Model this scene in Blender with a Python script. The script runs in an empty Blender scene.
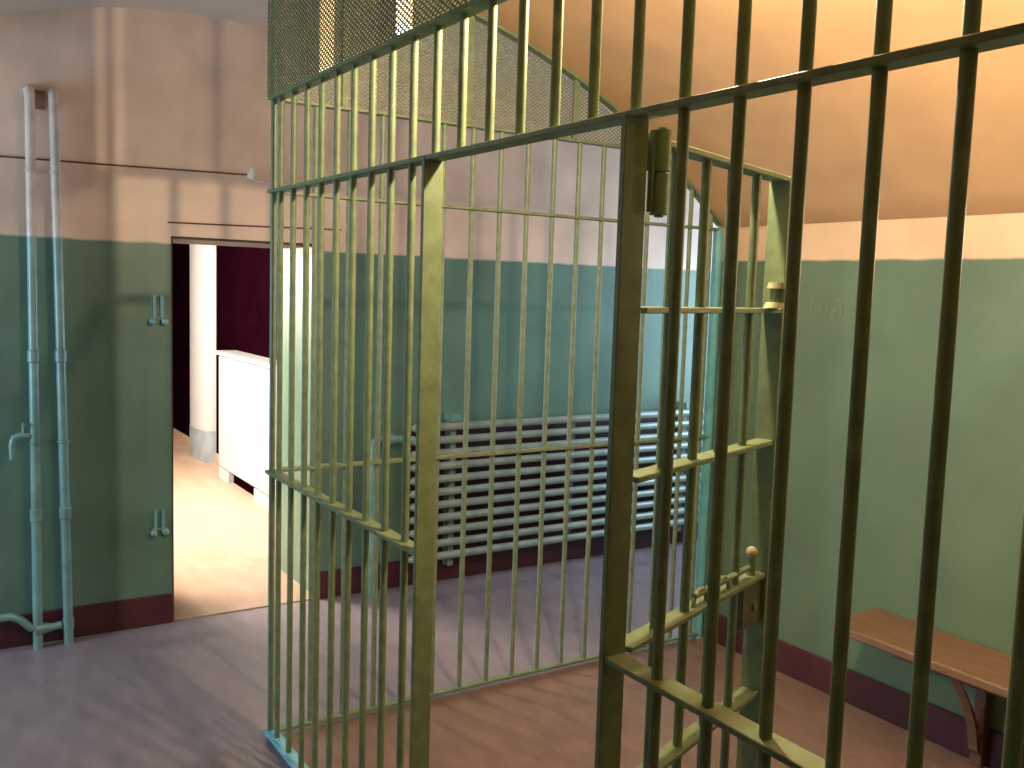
import bpy, math, random
from mathutils import Vector, Matrix
random.seed(4)
PI = math.pi
sc = bpy.context.scene
col = sc.collection

# ------------------------------------------------------------------ camera
F_PX, YAW, PITCH, ROLL, EYE = 944.48, 0.57311, -0.09944, 0.03164, 1.7
fw = Vector((math.sin(YAW)*math.cos(PITCH), math.cos(YAW)*math.cos(PITCH), math.sin(PITCH)))
rt = Vector((math.cos(YAW), -math.sin(YAW), 0)); up = rt.cross(fw)
r2 = rt*math.cos(ROLL) + up*math.sin(ROLL); u2 = -rt*math.sin(ROLL) + up*math.cos(ROLL)
cam_d = bpy.data.cameras.new('camera'); cam = bpy.data.objects.new('camera', cam_d); col.objects.link(cam)
cam_d.sensor_width = 36; cam_d.lens = F_PX/1024*36; cam_d.clip_start = .02
M = Matrix((r2, u2, -fw)).transposed().to_4x4(); M.translation = (0, 0, EYE); cam.matrix_world = M
sc.camera = cam

# ------------------------------------------------------------------ world, lights, exposure
sc.view_settings.view_transform = 'Standard'; sc.view_settings.look = 'None'
sc.view_settings.gamma = 1; sc.view_settings.use_curve_mapping = False
sc.view_settings.exposure = 0.35
w = bpy.data.worlds.new('sky'); sc.world = w; w.use_nodes = True
w.node_tree.nodes['Background'].inputs[0].default_value = (.62, .78, 1, 1)
w.node_tree.nodes['Background'].inputs[1].default_value = 1.0
sc.cycles.max_bounces = 8; sc.cycles.diffuse_bounces = 6; sc.cycles.use_denoising = True
sc.cycles.sample_clamp_indirect = 6

def daylight(name, loc, rot, sx, sy, power, color):
    l = bpy.data.lights.new(name, 'AREA'); l.shape = 'RECTANGLE'; l.size = sx; l.size_y = sy
    l.energy = power; l.color = color
    o = bpy.data.objects.new(name, l); o.location = loc; o.rotation_euler = rot; col.objects.link(o)
    return o
COOL = (.55, .80, 1.0)
# daylight entering by the three windows built below
daylight('daylight_corridor_west', (-2.12, 4.02, 1.55), (0, -PI/2, 0), 1.5, .9, 56, COOL)
daylight('daylight_corridor_east', (5.52, 4.02, 1.5), (0, PI/2, 0), 1.4, .9, 50, (.56, .78, 1.0))
daylight('daylight_back_room', (.46, 7.0, 1.9), (0, -PI/2+.65, 0), 1.2, 2.2, 400, (1.0, .86, .68))
# the warm bulb under the vault of the cell (its fitting is built at the end)
LAMP = Vector((1.46, 1.62, 2.56)); LAMP_W = 104
FILL_LAMP = Vector((2.45, 1.00, 1.92)); FILL_LAMP_W = 14  # unseen second bulb, added to brighten the vault and cell wall
WARM = (1.0, .75, .48)

# ------------------------------------------------------------------ measured planes (metres)
XF, YC, YB, XR = 1.111, 3.312, 4.734, 3.328      # front grille, side grille, corridor wall, cell wall
ZG, ZR1, ZR2, ZM = 1.868, 2.337, 2.017, 1.014    # paint line, rails
VX, VZ, VR = 1.122, -.406, 3.273                 # vault over cell and guard room
XL, YN = VX-(XR-VX), -1.3
def vault(x): return VZ + math.sqrt(VR*VR-(x-VX)**2)
YE = 3.345                                       # end of the vaulted room, start of the corridor

# ------------------------------------------------------------------ materials
def mat(name, base, rough=.5, var=.12, scale=6, bump=.0, bscale=60, stretch=(1, 1, 1), spec=.5, metal=0, emit=None, col2=None, split=None):
    m = bpy.data.materials.new(name); m.use_nodes = True
    nt = m.node_tree; b = nt.nodes['Principled BSDF']
    N = nt.nodes.new; K = nt.links.new
    b.inputs['Roughness'].default_value = rough; b.inputs['Metallic'].default_value = metal
    b.inputs['Specular IOR Level'].default_value = spec
    geo = N('ShaderNodeNewGeometry')
    mp = N('ShaderNodeMapping'); mp.inputs['Scale'].default_value = stretch; K(geo.outputs['Position'], mp.inputs[0])
    nz = N('ShaderNodeTexNoise'); nz.inputs['Scale'].default_value = scale; nz.inputs['Detail'].default_value = 6
    K(mp.outputs[0], nz.inputs[0])
    def ramp(c):
        r = N('ShaderNodeValToRGB'); e = r.color_ramp.elements
        e[0].position = .3; e[1].position = .72
        e[0].color = tuple(v*(1-var) for v in c)+(1,); e[1].color = tuple(min(1, v*(1+var)) for v in c)+(1,)
        K(nz.outputs['Fac'], r.inputs[0]); return r.outputs[0]
    out = ramp(base)
    if split is not None:                        # a second paint above a painted line at this height
        up_c = ramp(col2)
        sp = N('ShaderNodeSeparateXYZ'); K(geo.outputs['Position'], sp.inputs[0])
        n2 = N('ShaderNodeTexNoise'); n2.inputs['Scale'].default_value = 9; K(geo.outputs['Position'], n2.inputs[0])
        ma = N('ShaderNodeMath'); ma.operation = 'MULTIPLY_ADD'; ma.inputs[1].default_value = .012
        K(n2.outputs['Fac'], ma.inputs[0]); K(sp.outputs['Z'], ma.inputs[2])
        mr = N('ShaderNodeMapRange'); mr.inputs['From Min'].default_value = split; mr.inputs['From Max'].default_value = split+.012
        K(ma.outputs[0], mr.inputs['Value'])
        mx = N('ShaderNodeMix'); mx.data_type = 'RGBA'; K(mr.outputs[0], mx.inputs['Factor'])
        K(out, mx.inputs['A']); K(up_c, mx.inputs['B']); out = mx.outputs['Result']
    K(out, b.inputs['Base Color'])
    if bump:
        n3 = N('ShaderNodeTexNoise'); n3.inputs['Scale'].default_value = bscale; n3.inputs['Detail'].default_value = 4
        K(mp.outputs[0], n3.inputs[0])
        bp = N('ShaderNodeBump'); bp.inputs['Strength'].default_value = bump; bp.inputs['Distance'].default_value = .01
        K(n3.outputs['Fac'], bp.inputs['Height']); K(bp.outputs[0], b.inputs['Normal'])
    if emit:
        b.inputs['Emission Color'].default_value = emit[0]+(1,); b.inputs['Emission Strength'].default_value = emit[1]
    return m
GREEN = (.105, .200, .150); PINK = (.72, .54, .44)
M_wall = mat('two_tone_wall_paint', GREEN, .42, .16, 3, .10, 22, col2=PINK, split=ZG)
M_cell = mat('two_tone_cell_wall_paint', (.115, .200, .130), .45, .14, 3, .12, 22, col2=(.82, .60, .40), split=ZG)
M_vault = mat('vault_plaster', (.74, .48, .275), .75, .10, 3.5, .15, 14)
M_ceil = mat('corridor_plaster', (.60, .46, .38), .75, .08, 2.5, .12, 14)
M_cfloor = mat('brown_cell_floor', (.205, .140, .118), .42, .2, 14, .05, 60, stretch=(1, .35, 1))
M_floor = mat('worn_floor', (.235, .192, .212), .38, .14, 14, .06, 60, stretch=(1, .35, 1))
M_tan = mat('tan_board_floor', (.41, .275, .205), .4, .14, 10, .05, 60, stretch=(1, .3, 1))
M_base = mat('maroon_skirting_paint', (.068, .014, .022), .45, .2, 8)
M_dark = mat('dark_maroon_paint', (.0045, .0005, .0016), 1, .2, 4, spec=.0)
M_bar = mat('olive_bar_paint', (.132, .190, .098), .48, .22, 26, .03, 120)
M_side = mat('sage_bar_paint', (.165, .225, .145), .46, .2, 26, .03, 120)
M_glare = mat('lamp_glare_post_paint', (.78, .66, .42), .35, .08, 20)  # cream tone holds the lamp's glare on the mesh posts
M_wire = mat('olive_wire', (.10, .12, .055), .5, .2, 30)
M_wire2 = mat('grey_green_wire', (.17, .21, .165), .5, .2, 30)
M_teal = mat('teal_pipe_paint', (.17, .33, .31), .30, .25, 9)
M_pipe = mat('pipe_paint', (.17, .30, .28), .28, .18, 12, col2=(.62, .52, .47), split=ZG)
M_daylit = mat('daylit_blue_paint', (.14, .47, .60), .32, .15, 12)  # blue tone holds the cool daylight on end post and foot rail
M_rad = mat('radiator_paint', (.26, .33, .29), .35, .15, 14)
M_wood = mat('bench_wood', (.20, .118, .070), .5, .22, 9, .1, 40, stretch=(6, .6, 6))
M_woodd = mat('dark_bench_wood', (.13, .06, .045), .5, .25, 9, .1, 40)
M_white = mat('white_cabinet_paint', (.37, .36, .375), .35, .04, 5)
M_grey = mat('grey_body_and_shade_paint', (.20, .23, .25), .4, .2, 7)
M_wire_b = mat('brown_cable', (.12, .055, .035), .6, .2, 20)
M_porc = mat('white_porcelain', (.75, .72, .66), .2, .05, 20)
M_brass = mat('worn_yellow_steel', (.36, .38, .22), .3, .2, 40)
M_lock = mat('lock_box_paint', (.085, .085, .05), .4, .2, 30)
M_rust = mat('rust_brown_plate', (.27, .12, .08), .7, .25, 30)
M_scr = mat('scratched_paint', (.15, .22, .145), .6, .25, 60)
M_frame = mat('window_frame_paint', (.7, .7, .68), .4, .05, 8)
M_bulb = mat('bulb_glass', (.9, .8, .6), .2, .02, 5, emit=((1, .66, .32), 18))
M_black = mat('lamp_holder', (.05, .045, .04), .4, .1, 9)
def glass_mat():
    m = bpy.data.materials.new('window_glass'); m.use_nodes = True
    b = m.node_tree.nodes['Principled BSDF']; b.inputs['Transmission Weight'].default_value = 1
    b.inputs['Roughness'].default_value = .05; b.inputs['IOR'].default_value = 1.45
    return m
M_glass = glass_mat()

# ------------------------------------------------------------------ mesh helpers
class MB:
    def __init__(s): s.v = []; s.f = []
    def add(s, vs, fs):
        n = len(s.v); s.v += [tuple(q) for q in vs]; s.f += [tuple(i+n for i in q) for q in fs]; return s
    def box(s, x0, x1, y0, y1, z0, z1, bev=0):
        if bev:
            b = bev                             # box with its twelve edges cut
            vs = []; idx = {}
            for i, (X, sx) in enumerate(((x0, 1), (x1, -1))):
                for j, (Y, sy) in enumerate(((y0, 1), (y1, -1))):
                    for k, (Z, sz) in enumerate(((z0, 1), (z1, -1))):
                        idx[i, j, k] = len(vs)
                        vs += [(X, Y+sy*b, Z+sz*b), (X+sx*b, Y, Z+sz*b), (X+sx*b, Y+sy*b, Z)]
            fs = []
            for i in (0, 1):
                q = [(i, 0, 0), (i, 1, 0), (i, 1, 1), (i, 0, 1)]; q = q[::-1] if i == 0 else q
                fs.append([idx[t]+0 for t in q])
                q = [(0, i, 0), (1, i, 0), (1, i, 1), (0, i, 1)]; q = q if i == 0 else q[::-1]
                fs.append([idx[t]+1 for t in q])
                q = [(0, 0, i), (1, 0, i), (1, 1, i), (0, 1, i)]; q = q[::-1] if i == 0 else q
                fs.append([idx[t]+2 for t in q])
            for j in (0, 1):
                for k in (0, 1):
                    a, c = idx[0, j, k], idx[1, j, k]; fs.append([a+1, c+1, c+2, a+2])
                    a, c = idx[j, 0, k], idx[j, 1, k]; fs.append([a+0, c+0, c+2, a+2])
                    a, c = idx[j, k, 0], idx[j, k, 1]; fs.append([a+0, c+0, c+1, a+1])
            for t in idx.values(): fs.append([t, t+1, t+2])
            return s.add(vs, fs)
        vs = [(x, y, z) for x in (x0, x1) for y in (y0, y1) for z in (z0, z1)]
        return s.add(vs, [(0, 1, 3, 2), (4, 6, 7, 5), (0, 4, 5, 1), (2, 3, 7, 6), (0, 2, 6, 4), (1, 5, 7, 3)])
    def tube(s, pts, r, n=10, cap=True):
        pts = [Vector(q) for q in pts]; rr = r if isinstance(r, (list, tuple)) else [r]*len(pts)
        vs = []; fs = []; ref = None
        for i, q in enumerate(pts):
            a = pts[max(i-1, 0)]; b = pts[min(i+1, len(pts)-1)]; t = (b-a).normalized()
            if ref is None: ref = Vector((0, 0, 1)) if abs(t.z) < .9 else Vector((1, 0, 0))
            u = (ref - t*ref.dot(t)).normalized(); v = t.cross(u); ref = u
            for k in range(n):
                an = 2*PI*k/n; vs.append(q + (u*math.cos(an)+v*math.sin(an))*rr[i])
        for i in range(len(pts)-1):
            for k in range(n):
                a = i*n+k; b = i*n+(k+1) % n; fs.append((a, b, b+n, a+n))
        if cap: fs.append(tuple(range(n))[::-1]); fs.append(tuple((len(pts)-1)*n+k for k in range(n)))
        return s.add(vs, fs)
    def ball(s, c, r, n=12, m=8):
        c = Vector(c); pts = []; rs = []
        for i in range(m+1):
            a = -PI/2+PI*i/m; pts.append(c+Vector((0, 0, r*math.sin(a)))); rs.append(max(r*math.cos(a), r*.03))
        return s.tube(pts, rs, n)
    def mesh(s, name, smooth=None):
        me = bpy.data.meshes.new(name); me.from_pydata(s.v, [], s.f); me.update()
        import bmesh
        bm = bmesh.new(); bm.from_mesh(me); bmesh.ops.recalc_face_normals(bm, faces=bm.faces); bm.to_mesh(me); bm.free()
        if smooth:
            for p in me.polygons: p.use_smooth = True
            me.set_sharp_from_angle(angle=math.radians(smooth))
        return me
    def build(s, name, m, parent=None, smooth=None):
        me = s.mesh(name, smooth); me.materials.append(m); return link(name, me, parent)
def link(name, me, parent=None, loc=(0, 0, 0)):
    o = bpy.data.objects.new(name, me); col.objects.link(o); o.location = loc
    if parent: o.parent = parent
    return o
def empty(name, loc, rz=0):
    o = bpy.data.objects.new(name, None); o.empty_display_size = .1; col.objects.link(o)
    o.location = loc; o.rotation_euler = (0, 0, rz); return o
def tag(o, label, cat, group=None):
    o['label'] = label; o['category'] = cat
    if group: o['group'] = group
    return o
def struct(o, label=None):
    o['kind'] = 'structure'
    if label: o['label'] = label
    return o
def arc_pts(c, r, a0, a1, n, plane='xz'):
    out = []
    for i in range(n+1):
        a = a0+(a1-a0)*i/n; q = Vector(c)
        if plane == 'xz': q += Vector((r*math.cos(a), 0, r*math.sin(a)))
        elif plane == 'xy': q += Vector((r*math.cos(a), r*math.sin(a), 0))
        else: q += Vector((0, r*math.cos(a), r*math.sin(a)))
        out.append(q)
    return out

# ------------------------------------------------------------------ the setting
CX0, CX1 = -2.2, 5.6                            # corridor ends
DX0, DX1, DZ = 1.085, 1.840, 1.905                # doorway
YB2 = YB+.63                                      # back of the thick wall
struct(MB().box(CX0-.2, CX1+.2, YN-.2, 11.6, -.1, 0).build('floor', M_floor), 'worn mauve brown floor running through cell and corridor')
struct(MB().box(XF+.0, XR-.014, YN, YC, 0, .006, .002).build('floor_cell', M_cfloor), 'reddish brown floor inside the cell')
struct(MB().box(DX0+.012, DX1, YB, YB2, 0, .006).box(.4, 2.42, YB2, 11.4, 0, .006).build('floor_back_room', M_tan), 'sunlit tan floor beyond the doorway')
struct(MB().box(2.405, 2.42, 8.16, 11.4, .006, .10, .002).build('baseboard_back_room', M_tan))
wb = MB().box(CX0, DX0, YB, YB2, 0, 3.1).box(DX1, CX1, YB, YB2, 0, 3.1).box(DX0, DX1, YB, YB2, DZ, 3.1)
struct(wb.build('wall_back', M_wall), 'thick corridor wall painted green below and pink above')
struct(MB().box(XR, XR+.24, YN, YE, 0, 2.25).build('wall_right', M_cell), 'cell wall painted green below and orange pink above')
struct(MB().box(XL-.24, XL, YN, YE, 0, 2.25).build('wall_left', M_wall), 'guard room wall painted green and pink')
struct(MB().box(XL-.24, XR+.24, YN-.2, YN, 0, 3.0).build('wall_rear', M_cell), 'rear wall of the vaulted room')
struct(MB().box(XR+.24, CX1, YE-.22, YE, 0, 3.1).build('wall_corridor_east', M_wall), 'near corridor wall beyond the cell')
struct(MB().box(CX0, XL-.24, YE-.22, YE, 0, 3.1).build('wall_corridor_west', M_wall), 'near corridor wall beyond the guard room')
def end_wall(name, x0, x1, y0, y1, z0, z1, wy0, wy1, wz0, wz1, m):
    b = MB().box(x0, x1, y0, wy0, z0, z1).box(x0, x1, wy1, y1, z0, z1).box(x0, x1, wy0, wy1, z0, wz0).box(x0, x1, wy0, wy1, wz1, z1)
    return struct(b.build(name, m))
end_wall('wall_west', CX0-.2, CX0, YE-.22, YB2, 0, 3.1, 3.57, 4.47, .8, 2.3, M_wall)
end_wall('wall_east', CX1, CX1+.2, YE-.22, YB2, 0, 3.1, 3.57, 4.47, .8, 2.2, M_wall)
end_wall('wall_back_room_left', .2, .4, YB2, 11.4, 0, 3.0, 5.9, 8.1, .85, 2.55, M_white)
struct(MB().box(2.42, 2.6, YB2, 11.4, 0, 3.0).build('wall_back_room_right', M_dark), 'dark maroon wall of the room beyond the doorway')
struct(MB().box(.2, 2.6, 11.4, 11.55, 0, 3.0).build('wall_back_room_end', M_dark))
struct(MB().box(.2, 2.6, YB2, 11.4, 3.0, 3.12).build('ceiling_back_room', M_dark))
struct(MB().box(DX0, DX0+.012, YB+.02, YB2, 0, DZ).box(DX0+.012, DX1, YB+.02, YB2, DZ-.012, DZ).build('trim_1', mat('brown_door_lining', (.055, .025, .016), .5, .2, 10)), 'brown lining on the left side and top of the doorway')
def window(name, x, y0, y1, z0, z1, label):
    o = MB()
    fw_ = .05
    o.box(x-.03, x+.03, y0, y1, z0, z0+fw_).box(x-.03, x+.03, y0, y1, z1-fw_, z1)
    o.box(x-.03, x+.03, y0, y0+fw_, z0, z1).box(x-.03, x+.03, y1-fw_, y1, z0, z1)
    ym = (y0+y1)/2; zm = z0+(z1-z0)*.66
    o.box(x-.02, x+.02, ym-.02, ym+.02, z0+fw_, z1-fw_).box(x-.02, x+.02, y0+fw_, y1-fw_, zm-.02, zm+.02)
    o = struct(o.build(name, M_frame), label)
    for a, b in ((y0+fw_, ym-.02), (ym+.02, y1-fw_)):
        for c, d in ((z0+fw_, zm-.02), (zm+.02, z1-fw_)):
            MB().box(x-.003, x+.003, a, b, c, d).build('pane', M_glass, o)
window('window_1', CX0-.1, 3.57, 4.47, .8, 2.3, 'window at the left end of the corridor')
window('window_2', CX1+.1, 3.57, 4.47, .8, 2.2, 'window at the right end of the corridor')
window('window_3', .3, 5.9, 8.1, .85, 2.55, 'window lighting the room beyond the doorway')

# barrel vault of the room (shell with thickness)
def vault_shell():
    n = 56; b = MB(); vs = []; fs = []
    for i in range(n+1):
        x = XL-.24+(XR-XL+.48)*i/n
        z = vault(min(max(x, XL), XR)); top = 3.15
        vs += [(x, YN-.2, z), (x, YE, z), (x, YE, top), (x, YN-.2, top)]
    for i in range(n):
        a = 4*i; c = a+4
        for k in range(4): fs.append((a+k, a+(k+1) % 4, c+(k+1) % 4, c+k))
    fs += [(0, 1, 2, 3), tuple(4*n+k for k in range(4))]
    return b.add(vs, fs)
struct(vault_shell().build('ceiling', M_vault, smooth=40), 'orange plastered barrel vault over the cell')
# corridor ceiling: cross vault, the arch continuing over the corridor wall
def cor_h(x, y):
    R2 = 2.55 if x < 1.25 else 40.0; d = abs(x-1.25)
    a = 2.952-R2+math.sqrt(max(R2*R2-d*d, .01)) if d < 2.3 or x > 1.25 else 1
    t = (y-YE)/(YB-YE); bz = 2.28+.52*math.sqrt(max(0, 1-(2*t-1)**2))
    return max(a, bz)
def cor_shell():
    nx, ny = 150, 14; b = MB(); vs = []; fs = []
    for i in range(nx+1):
        x = CX0-.1+(CX1-CX0+.2)*i/nx
        for j in range(ny+1):
            y = YE+(YB-YE)*(j/ny); vs.append((x, y, cor_h(x, y)))
    for i in range(nx):
        for j in range(ny):
            a = i*(ny+1)+j; fs.append((a, a+1, a+ny+2, a+ny+1))
    b.add(vs, fs)
    return b.box(CX0-.2, CX1+.2, YE, YB+.1, 3.1, 3.2)
struct(cor_shell().build('ceiling_corridor', M_ceil, smooth=50), 'pale pink vaulted corridor ceiling')

def skirting(name, x0, x1, y0, y1, h=.15):
    return struct(MB().box(x0, x1, y0, y1, 0, h, .004).build(name, M_base))
skirting('baseboard_back_left', CX0, DX0, YB-.014, YB)
skirting('baseboard_back_right', DX1, CX1, YB-.014, YB)
skirting('baseboard_right', XR-.014, XR, YN, YE)
skirting('baseboard_left', XL, XL+.014, YN, YE)
# faint scratched figures in the green paint of the cell wall
cu = bpy.data.curves.new('scratched_numerals', 'FONT'); cu.body = '1003'; cu.size = .115; cu.extrude = .0012; cu.space_character = 1.25
tmp = bpy.data.objects.new('scratched_numerals', cu); col.objects.link(tmp)
bpy.context.view_layer.update()
me = bpy.data.meshes.new_from_object(tmp.evaluated_get(bpy.context.evaluated_depsgraph_get())); bpy.data.objects.remove(tmp)
me.materials.clear(); me.materials.append(M_scr)
wr = bpy.data.objects['wall_right']
tx = link('scratched_numerals', me, wr, (XR-.0012, 2.80, 1.625)); tx.rotation_euler = (PI/2, 0, -PI/2)
tx['label'] = 'faint numerals scratched in the green paint'

# ------------------------------------------------------------------ cage grilles
BR = .0105                                        # bar radius
_bars = {}
def bar(parent, x, y, z0, z1, m=None, r=BR):
    m = m or M_bar
    k = (round(z1-z0, 3), m.name, r)
    if k not in _bars:
        me = MB().tube([(0, 0, 0), (0, 0, z1-z0)], r, 12).mesh('bar', 40); me.materials.append(m); _bars[k] = me
    return link('bar', _bars[k], parent, (x, y, z0))
def rail(parent, x0, x1, y0, y1, z, m=None, t=.012, name='rail'):
    return MB().box(x0, x1, y0, y1, z-t/2, z+t/2, .0015).build(name, m or M_bar, parent)

def strands(poly, to3, nrm, pitch=.0130, ang=33, wdt=.0050, thk=.0016):
    """diamond wire lattice clipped to a convex polygon given in the panel's own plane"""
    b = MB(); cx = sum(q[0] for q in poly)/len(poly); cz = sum(q[1] for q in poly)/len(poly)
    rad = max(math.hypot(q[0]-cx, q[1]-cz) for q in poly)
    nrm = Vector(nrm)
    for sgn in (1, -1):
        a = math.radians(ang)*sgn; d = (math.cos(a), math.sin(a)); nn = (-d[1], d[0])
        k = -int(rad/pitch)-1
        while k*pitch < rad:
            ox, oz = cx+nn[0]*k*pitch, cz+nn[1]*k*pitch; t0, t1 = -9e9, 9e9; ok = True
            for i in range(len(poly)):
                p, q = poly[i], poly[(i+1) % len(poly)]
                ex, ez = q[0]-p[0], q[1]-p[1]; nx, nz = -ez, ex      # inside is left of a counter-clockwise edge
                den = nx*d[0]+nz*d[1]; num = nx*(ox-p[0])+nz*(oz-p[1])
                if abs(den) < 1e-9:
                    if num < 0: ok = False
                elif den > 0: t0 = max(t0, -num/den)
                else: t1 = min(t1, -num/den)
            if ok and t1-t0 > .004:
                h = wdt/2; off = nrm*(thk*.5*sgn)
                c4 = [(ox+d[0]*t+nn[0]*s_*h, oz+d[1]*t+nn[1]*s_*h) for t in (t0, t1) for s_ in (-1, 1)]
                v = []
                for q in c4:
                    w_ = Vector(to3(*q))+off; v += [w_-nrm*thk*.5, w_+nrm*thk*.5]
                b.add(v, [(0, 2, 6, 4), (1, 5, 7, 3), (0, 1, 3, 2), (4, 6, 7, 5), (0, 4, 5, 1), (2, 3, 7, 6)])
            k += 1
    return b

PITCH_B = .1265
# --- front grille: from the cage corner towards the viewer, gate opening in it
G = empty('cell_front_grille', (XF, YC, 0))
tag(G, 'long front grille of olive green bars with a gate opening, running towards the viewer', 'grille')
def gl(o): return o                                # parts are given in local coordinates (world minus origin)
HW = .024
y_near, y_post2, y_post1 = YN-YC+.0, 1.342-YC, 2.115-YC
ztop = vault(XF)-.012
rail(G, -HW, HW, y_near, 0, ZR1); rail(G, -HW, HW, y_near, 0, ZR2)
rail(G, -HW, HW, y_near, y_post2, ZM); rail(G, -HW, HW, y_post1, .012, ZM)
rail(G, -HW, HW, y_near, y_post2, .03); rail(G, -HW, HW, y_post1, .012, .03, M_daylit, name='foot_rail')
rail(G, -HW, HW, y_near, 0, ztop)
yy = .709-4*PITCH_B*4
ys = [.709+PITCH_B*k for k in range(-15, 21)]
for y in ys:
    yl = y-YC
    if y > 3.25: continue
    if abs(y-1.342) < .03 or abs(y-2.10) < .03: bar(G, 0, yl, ZR2, ZR1)
    elif 1.342 < y < 2.10: bar(G, 0, yl, ZR2, ZR1)
    else: bar(G, 0, yl, .03, ZR1)
for yp in (y_post2, y_post1):
    MB().box(-.027, .027, yp-.007, yp+.007, 0, ZR2, .0015).build('gate_post', M_bar, G)
bar(G, 0, 0, 0, ztop, M_side, .012).name = 'corner_post'
k = 0
for yp in (2.830, 2.295, 1.76, 1.225, .69, .155):  # posts that carry the wire
    MB().box(-.024, .024, yp-YC-.005, yp-YC+.005, ZR1, ztop, .001).build('mesh_post', M_glare, G)
ms = strands([(y_near, ZR1+.004), (-.004, ZR1+.004), (-.004, ztop), (y_near, ztop)], lambda a, b: (-.026, a, b), (1, 0, 0))
ms = ms.build('wire_mesh', M_wire, G); ms['kind'] = 'stuff'

# --- side grille: from the same corner to the cell wall, filling the arch
S = empty('cell_side_grille', (XF, YC, 0))
tag(S, 'far end grille of thin sage green bars under the arch, in front of the radiator', 'grille')
XE = 3.283-XF
def va(xl, d=.012): return vault(xl+XF)-d
rail(S, .026, XE, -.02, .02, .03, M_side); rail(S, .026, XE, -.02, .02, 1.019, M_side); rail(S, .026, XE, -.02, .02, ZR2, M_side)
xe1 = math.sqrt(VR**2-(ZR1+.02-VZ)**2)+VX-XF
rail(S, .026, xe1, -.02, .02, ZR1, M_side)
k = 1
while 1.134+.131*k < 3.25:
    xl = 1.134+.131*k-XF; bar(S, xl, 0, .03, min(ZR1, va(xl)), M_side); k += 1
for xw in (1.376, 1.896, 2.416):
    xl = xw-XF; MB().box(xl-.014, xl+.014, -.005, .005, ZR1, va(xl), .001).build('mesh_post', M_side, S)
ar = MB(); n = 40; vs = []; fs = []
for i in range(n+1):
    xl = .028+(XE-.028)*i/n; z = va(xl, .002)
    vs += [(xl, -.02, z), (xl, .02, z), (xl, .02, z-.014), (xl, -.02, z-.014)]
for i in range(n):
    for q in range(4): fs.append((4*i+q, 4*i+(q+1) % 4, 4*i+4+(q+1) % 4, 4*i+4+q))
fs += [(0, 1, 2, 3), tuple(4*n+q for q in range(4))]
ar.add(vs, fs).build('arch_frame', M_side, S, 40)
MB().tube([(XE, 0, 0), (XE, 0, va(XE)-.02)], .024, 16).build('end_post', M_daylit, S, 40)
poly = [(0.028, ZR1+.004), (xe1-.012, ZR1+.004)] + [(xe1*(1-i/24), va(xe1*(1-i/24), .02)) for i in range(1, 24) if xe1*(1-i/24) > .05] + [(0.028, va(.028, .02))]
ms = strands(poly, lambda a, b: (a, .022, b), (0, 1, 0)).build('wire_mesh', M_wire2, S); ms['kind'] = 'stuff'

# --- gate, standing open into the cell
A_G = math.radians(20)
GT = empty('cell_gate', (XF, 1.342, 0), A_G)
tag(GT, 'narrow barred gate standing open into the cell, with sliding bolt and lock box', 'gate')
for z in (1.980, 1.670, 1.352, 1.022, .722, .40, .08):
    rail(GT, .034, .70, -.022, .022, z, t=.012)
for x in (.165, .295, .42, .55): bar(GT, x, 0, .08, 1.980)
MB().box(.034, .046, .002, .026, .075, 1.985, .0015).build('hinge_stile', M_bar, GT)
MB().box(.683, .697, -.026, .026, .075, 1.985, .0015).build('lock_stile', M_bar, GT)
for z0 in (1.845, .25):                           # hinges: two knuckles each, leaf to post and to stile
    hg = MB().tube([(.055, -.026, z0), (.055, -.026, z0+.074)], .017, 14).tube([(.055, -.026, z0+.078), (.055, -.026, z0+.152)], .017, 14)
    hg.box(.030, .055, -.022, -.014, z0+.004, z0+.15)
    hg = hg.build('hinge', M_bar, GT, 40)
    MB().tube([(.055, -.026, z0-.004), (.055, -.026, z0+.157)], .009, 10).build('pin', M_bar, hg, 40)
    MB().box(.038, .046, -.024, .004, z0+.08, z0+.148, .001).build('leaf', M_bar, hg)
# bolt socket on the upper rail
sk = MB().tube([(.632, -.036, 1.690), (.632, -.036, 1.722)], .021, 16).build('bolt_socket', M_bar, GT, 40)
MB().tube([(.632, -.036, 1.677), (.632, -.036, 1.690)], [.036, .030], 18).build('flange', M_brass, sk, 40)
MB().tube([(.632, -.036, 1.722), (.632, -.036, 1.736)], [.030, .026], 18).build('flange', M_brass, sk, 40)
MB().tube([(.705, -.02, 1.68), (.722, -.02, 1.70), (.728, -.02, 1.735), (.742, -.02, 1.752)], .006, 8).build('pull_ring', M_brass, sk, 50)
# sliding bolt on the lock rail
bo = MB().tube([(.33, -.004, 1.052), (.62, -.004, 1.052)], .007, 10).build('sliding_bolt', M_bar, GT, 50)
for xa in (.36, .475):
    MB().tube(arc_pts((xa, -.004, 1.028), .033, 0, PI, 8), .0055, 8).build('staple', M_bar, bo, 50)
kn = MB().tube([(.645, 0, 1.028), (.645, 0, 1.075)], .011, 12).build('bolt_post', M_bar, GT, 40)
MB().ball((.645, 0, 1.084), .015).build('knob', M_brass, kn, 60)
lk = MB().box(.575, .715, -.014, .020, .905, 1.014, .003).build('lock_box', M_lock, GT)
MB().tube([(.64, -.020, .955), (.64, -.013, .955)], .011, 12).build('keyhole_cover', M_bar, lk, 40)

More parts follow.
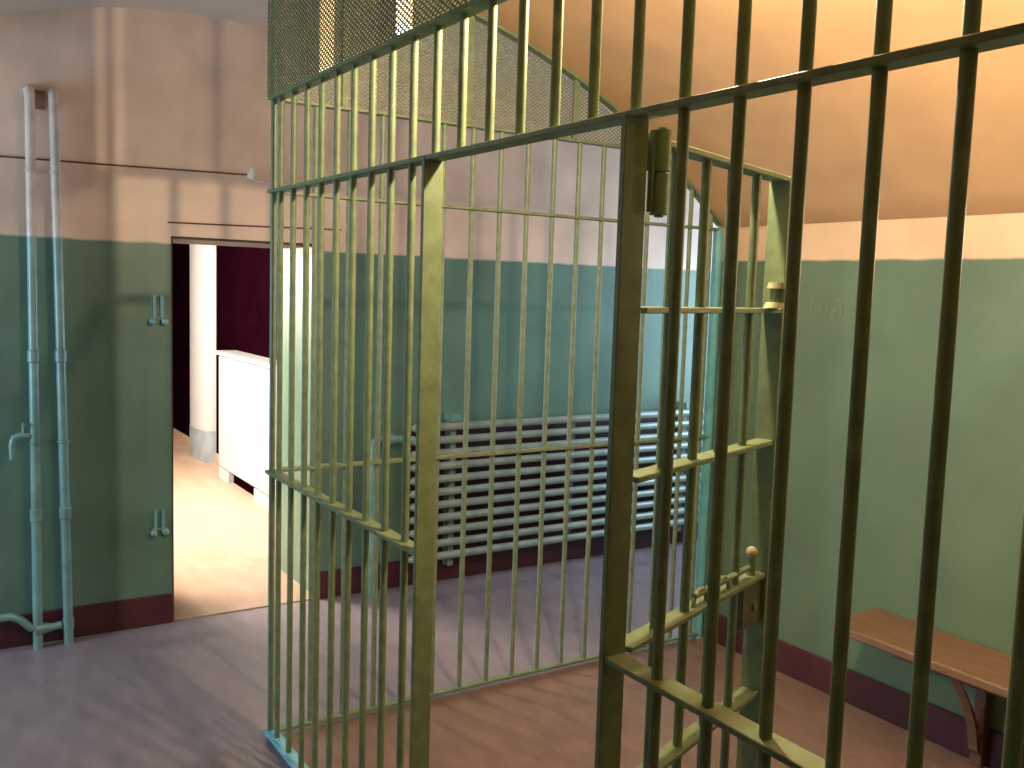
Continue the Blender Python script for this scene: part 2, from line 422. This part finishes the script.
# ------------------------------------------------------------------ pipes on the corridor wall
PY = YB-.07; PR = .021
def wall_pipe(x, label, name='heating_pipe'):
    e = tag(empty(name, (x, PY, 0)), label, 'pipe', 'heating pipes by the doorway')
    pts = [(0, 0, 0.0), (0, 0, 2.46)] + arc_pts((0, .04, 2.46), .04, PI, PI/2, 6, 'yz')[1:] + [(0, .069, 2.5)]
    MB().tube(pts, PR, 16).build('riser', M_pipe, e, 50)
    MB().tube([(0, .062, 2.5), (0, .0695, 2.5)], .027, 16).build('wall_plate', M_pipe, e, 40)
    for z in (.62, 1.34):
        MB().tube([(0, 0, z-.03), (0, 0, z-.025), (0, 0, z+.025), (0, 0, z+.03)], [PR, PR+.005, PR+.005, PR], 16).build('coupling', M_pipe, e, 40)
    for z in (2.15, .95):
        c = MB().tube(arc_pts((0, 0, z), PR+.003, 0, 2*PI, 16, 'xy'), .004, 6, False).tube([(0, PR, z), (0, .069, z)], .006, 8)
        c.build('clip', M_pipe, e, 50)
    return e
p1 = wall_pipe(.475, 'left of two teal wall pipes, with a tap and a bent branch at its foot')
MB().box(.022, .066, .045, .069, 2.425, 2.505, .003).build('backing_block', M_rust, p1)
p2 = wall_pipe(.603, 'right of two teal wall pipes, the one nearer the doorway')
p1.rotation_euler.y = .003; p2.rotation_euler.y = -.011
MB().tube([(.0, -.0, .095), (-.03, 0, .10), (-.07, 0, .145), (-.11, 0, .165), (-.18, 0, .165), (-.40, 0, .145), (-.6, 0, .14)], .018, 12).build('branch', M_pipe, p1, 60)
MB().tube([(-.012, 0, .09), (.012, 0, .09), (.0615, 0, .09), (.0985, 0, .095)], [.03, .03, .018, .018], 12).build('tee_fitting', M_pipe, p1, 50)
MB().tube([(0, 0, .07), (0, 0, .12)], .025, 14).build('collar', M_pipe, p2, 40)
tap = MB().tube([(0, 0, .985), (-.06, -.005, .985), (-.085, -.005, .975), (-.092, -.005, .95), (-.092, -.005, .88)], [.016, .016, .016, .014, .011], 12).build('tap', M_pipe, p1, 60)
MB().tube([(-.045, -.005, .985), (-.045, -.005, 1.035)], .008, 10).tube([(-.045, -.03, 1.035), (-.045, .02, 1.035)], .007, 8).build('tap_handle', M_pipe, tap, 50)

# hinge fittings left on the edge of the doorway
for z0, h_, lab in ((1.485, .135, 'upper teal twin pin bracket on the wall beside the doorway'), (.455, .125, 'lower green bracket low on the wall beside the doorway')):
    e = tag(empty('hinge_bracket', (1.02, YB, z0)), lab, 'bracket', 'brackets beside the doorway')
    MB().box(-.028, .036, -.010, 0, .0, h_*.9, .002).build('plate', M_wall, e)
    for i, xo in enumerate((-.016, .018)):
        MB().tube([(xo, -.02, .015), (xo, -.02, h_)], .0075, 10).build('pin', M_teal, e, 50)
        MB().ball((xo*1.6, -.026, .012), .017).build('pin_head', M_teal, e, 60)
    MB().box(-.03, .034, -.02, -.008, .02, .032, .001).build('strap', M_teal, e)

# cables
cb = MB().tube([(-.6, YB-.004, 2.20), (.1, YB-.004, 2.203), (.8, YB-.004, 2.213), (1.455, YB-.004, 2.226)], .0038, 8)
tag(cb.build('wall_cable', M_wire_b, smooth=60), 'thin brown cable running along the pink wall behind the two pipes', 'cable')
ins = tag(empty('insulator', (1.468, YB, 2.222)), 'small white porcelain insulator at the end of the long cable', 'insulator')
MB().tube([(0, 0, 0), (0, -.018, 0)], [.020, .016], 14).build('base', M_porc, ins, 40)
MB().tube([(0, -.018, -.02), (0, -.018, .035)], [.012, .007], 12).build('knob', M_porc, ins, 50)
MB().tube([(0, -.018, -.018), (.06, -.016, -.03), (.30, -.012, -.035)], .0035, 6).build('lead_wire', M_porc, ins, 60)
cb = MB().tube([(1.07, YB-.005, 1.968), (1.4, YB-.005, 1.974), (1.95, YB-.005, 1.985)], .0035, 8)
tag(cb.build('door_cable', M_wire_b, smooth=60), 'short brown cable along the pink wall just above the doorway', 'cable')

# ------------------------------------------------------------------ tube radiator
RD = tag(empty('tube_radiator', (2.36, YB-.10, 0)), 'long low radiator of stacked horizontal pale grey tubes on the green wall', 'radiator')
RL = 4.57-2.36; nt_ = 11; z0 = .175; dz = (.92-z0)/(nt_-1)
tm = MB().tube([(-.02, 0, 0), (0, 0, 0), (RL, 0, 0), (RL+.02, 0, 0)], [.013, .0228, .0228, .013], 14).mesh('tube', 40); tm.materials.append(M_rad)
for i in range(nt_): link('tube', tm, RD, (0, 0, z0+dz*i))
MB().box(.03, RL-.03, .090, .0995, .145, .90, .002).build('gap_shade_panel', M_base, RD)  # dark sheet added for the shade in the gaps between tubes
for x in (.10, RL*.5, RL-.10):
    MB().tube([(x, .035, z0), (x, .035, .92)], .018, 12).build('header', M_rad, RD, 40)
for x in (.26, RL-.17):
    MB().box(x-.03, x+.03, -.012, .09, .945, .985, .003).build('bracket', M_teal, RD)
    MB().box(x-.018, x+.018, .025, .089, .10, .95, .002).build('hanger', M_rad, RD)
fp = MB().tube([(-.235, .03, 0), (-.235, .03, .83), (-.225, .03, .855), (-.20, .03, .865), (-.10, .02, .865), (0, 0, .855)], .021, 14).build('feed_pipe', M_teal, RD, 60)
MB().tube([(-.17, .026, .865), (-.12, .022, .865)], .03, 8).build('union_nut', M_teal, fp, 30)
MB().tube([(-.145, .024, .865), (-.145, .024, .93)], .008, 8).build('valve_stem', M_teal, fp, 40)
rs = MB().tube([(RL-.06, .03, 0), (RL-.06, .03, .15)], .02, 12).build('return_pipe', M_teal, RD, 40)

# ------------------------------------------------------------------ bench in the cell
BX, BY0, BY1, BZ = 3.005, .45, 2.33, .45
BN = tag(empty('plank_bench', (3.16, 1.4, 0)), 'low brown plank bench fixed along the green cell wall', 'bench')
pl = MB(); xa, xb_, ya, yb_ = BX-3.16, XR-.006-3.16, BY0-1.4, BY1-1.4
cn = [(xa+.05, yb_), (xa+.016, yb_-.012), (xa, yb_-.05), (xa, ya), (xb_, ya), (xb_, yb_+.02), (xa+.18, yb_+.01)]
n = len(cn); vs = []; fs = []
for z, ins_ in ((BZ-.034, .004), (BZ-.028, 0), (BZ-.006, 0), (BZ, .006)):
    cxm, cym = (xa+xb_)/2, (ya+yb_)/2
    for (x, y) in cn: vs.append((x-ins_*(1 if x > cxm else -1), y-ins_*(1 if y > cym else -1), z))
for i in range(3):
    for j in range(n): fs.append((i*n+j, i*n+(j+1) % n, (i+1)*n+(j+1) % n, (i+1)*n+j))
fs += [tuple(range(n))[::-1], tuple(3*n+j for j in range(n))]
pl.add(vs, fs).build('seat_plank', M_wood, BN)
for yw in (1.85, .75):
    y = yw-1.4
    MB().box(.115, .155, y-.022, y+.022, 0, BZ-.034, .003).build('leg', M_woodd, BN)
    br_ = MB(); vs = []; fs = []; m_ = 10
    for i in range(m_+1):                         # curved brace from the wall leg out under the plank
        t = i/m_; x = .11-.20*t; z = .06+.355*(t**.62)
        for yo in (-.018, .018):
            vs += [(x-.016, y+yo, z+.016), (x+.016, y+yo, z-.016)]
    for i in range(m_):
        a = 4*i; c = a+4
        fs += [(a, a+1, c+1, c), (a+2, c+2, c+3, a+3), (a, c, c+2, a+2), (a+1, a+3, c+3, c+1)]
    fs += [(0, 2, 3, 1), (4*m_, 4*m_+1, 4*m_+3, 4*m_+2)]
    br_.add(vs, fs).build('brace', M_wood, BN)
MB().box(.10, .16, ya+.1, yb_-.12, .30, .36, .003).build('stretcher', M_woodd, BN)

# ------------------------------------------------------------------ room beyond the doorway
CT = tag(empty('white_counter', (2.335, 6.8, 0)), 'long white panelled counter seen through the doorway', 'counter')
cy0, cy1 = 5.42-6.8, 8.12-6.8; fx = 2.25-2.335
MB().box(fx+.02, .075, cy0, cy1, .10, 1.07).build('body', M_grey, CT)
MB().box(fx-.02, .078, cy0-.02, cy1+.03, 1.07, 1.105, .005).build('top', M_white, CT)
yk = [cy0, 5.95-6.8, 6.5-6.8, 7.05-6.8, 7.62-6.8, cy1]
for a, b in zip(yk, yk[1:]):
    MB().box(fx, fx+.019, a+.008, b-.008, .115, 1.06, .003).build('panel', M_white, CT)
for a, b in ((cy1-.28, cy1), (cy0, 7.15-6.8)):
    MB().box(fx+.004, .07, a, b, .006, .10, .002).build('foot', M_white, CT)
MB().box(fx+.05, fx+.06, 7.15-6.8, cy1-.28, .006, .10).build('kick_board', M_dark, CT)
PL = tag(empty('light_streak', (2.42, 9.13, 0)), 'half-round shape standing in for the light pillar deep in the dark room beyond the doorway', 'streak')  # made-up shape in pale paint for a light streak on the wall
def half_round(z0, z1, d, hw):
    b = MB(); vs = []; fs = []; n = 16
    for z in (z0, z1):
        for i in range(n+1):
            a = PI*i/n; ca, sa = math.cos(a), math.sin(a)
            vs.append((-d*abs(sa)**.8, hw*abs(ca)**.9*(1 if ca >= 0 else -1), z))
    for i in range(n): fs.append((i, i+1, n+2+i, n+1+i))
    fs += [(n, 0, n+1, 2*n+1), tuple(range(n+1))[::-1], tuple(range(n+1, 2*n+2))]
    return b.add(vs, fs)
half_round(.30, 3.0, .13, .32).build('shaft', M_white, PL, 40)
half_round(0, .30, .135, .325).build('foot', M_grey, PL, 40)  # grey tone holds the shade low on the streak

# ------------------------------------------------------------------ bulbs under the vault
def hanging_bulb(x, y, z, power, label):
    hz = vault(x)
    LB = tag(empty('hanging_bulb', (x, y, hz)), label, 'lamp', 'bulbs hanging from the vault')
    MB().tube([(0, 0, 0), (0, 0, -.025)], [.05, .04], 18).build('ceiling_rose', M_black, LB, 40)
    MB().tube([(0, 0, -.025), (0, 0, z+.11-hz)], .005, 8).build('cord', M_black, LB)
    MB().tube([(0, 0, z+.115-hz), (0, 0, z+.06-hz)], .018, 14).build('holder', M_black, LB, 40)
    MB().tube([(0, 0, z+.062-hz), (0, 0, z+.045-hz), (0, 0, z+.025-hz), (0, 0, z+.005-hz), (0, 0, z-.004-hz)], [.014, .02, .03, .024, .004], 16).build('bulb', M_bulb, LB, 60)
    d = bpy.data.lights.new('bulb_light', 'POINT'); d.energy = power; d.color = WARM; d.shadow_soft_size = .035
    lo = bpy.data.objects.new('bulb_light', d); lo.location = (x, y, z-.045); col.objects.link(lo)
hanging_bulb(LAMP.x, LAMP.y, LAMP.z, LAMP_W, 'bare warm bulb hanging from the vault above the open gate')
hanging_bulb(FILL_LAMP.x, FILL_LAMP.y, FILL_LAMP.z, FILL_LAMP_W, 'added warm bulb hanging out of view to brighten the vault and cell wall')
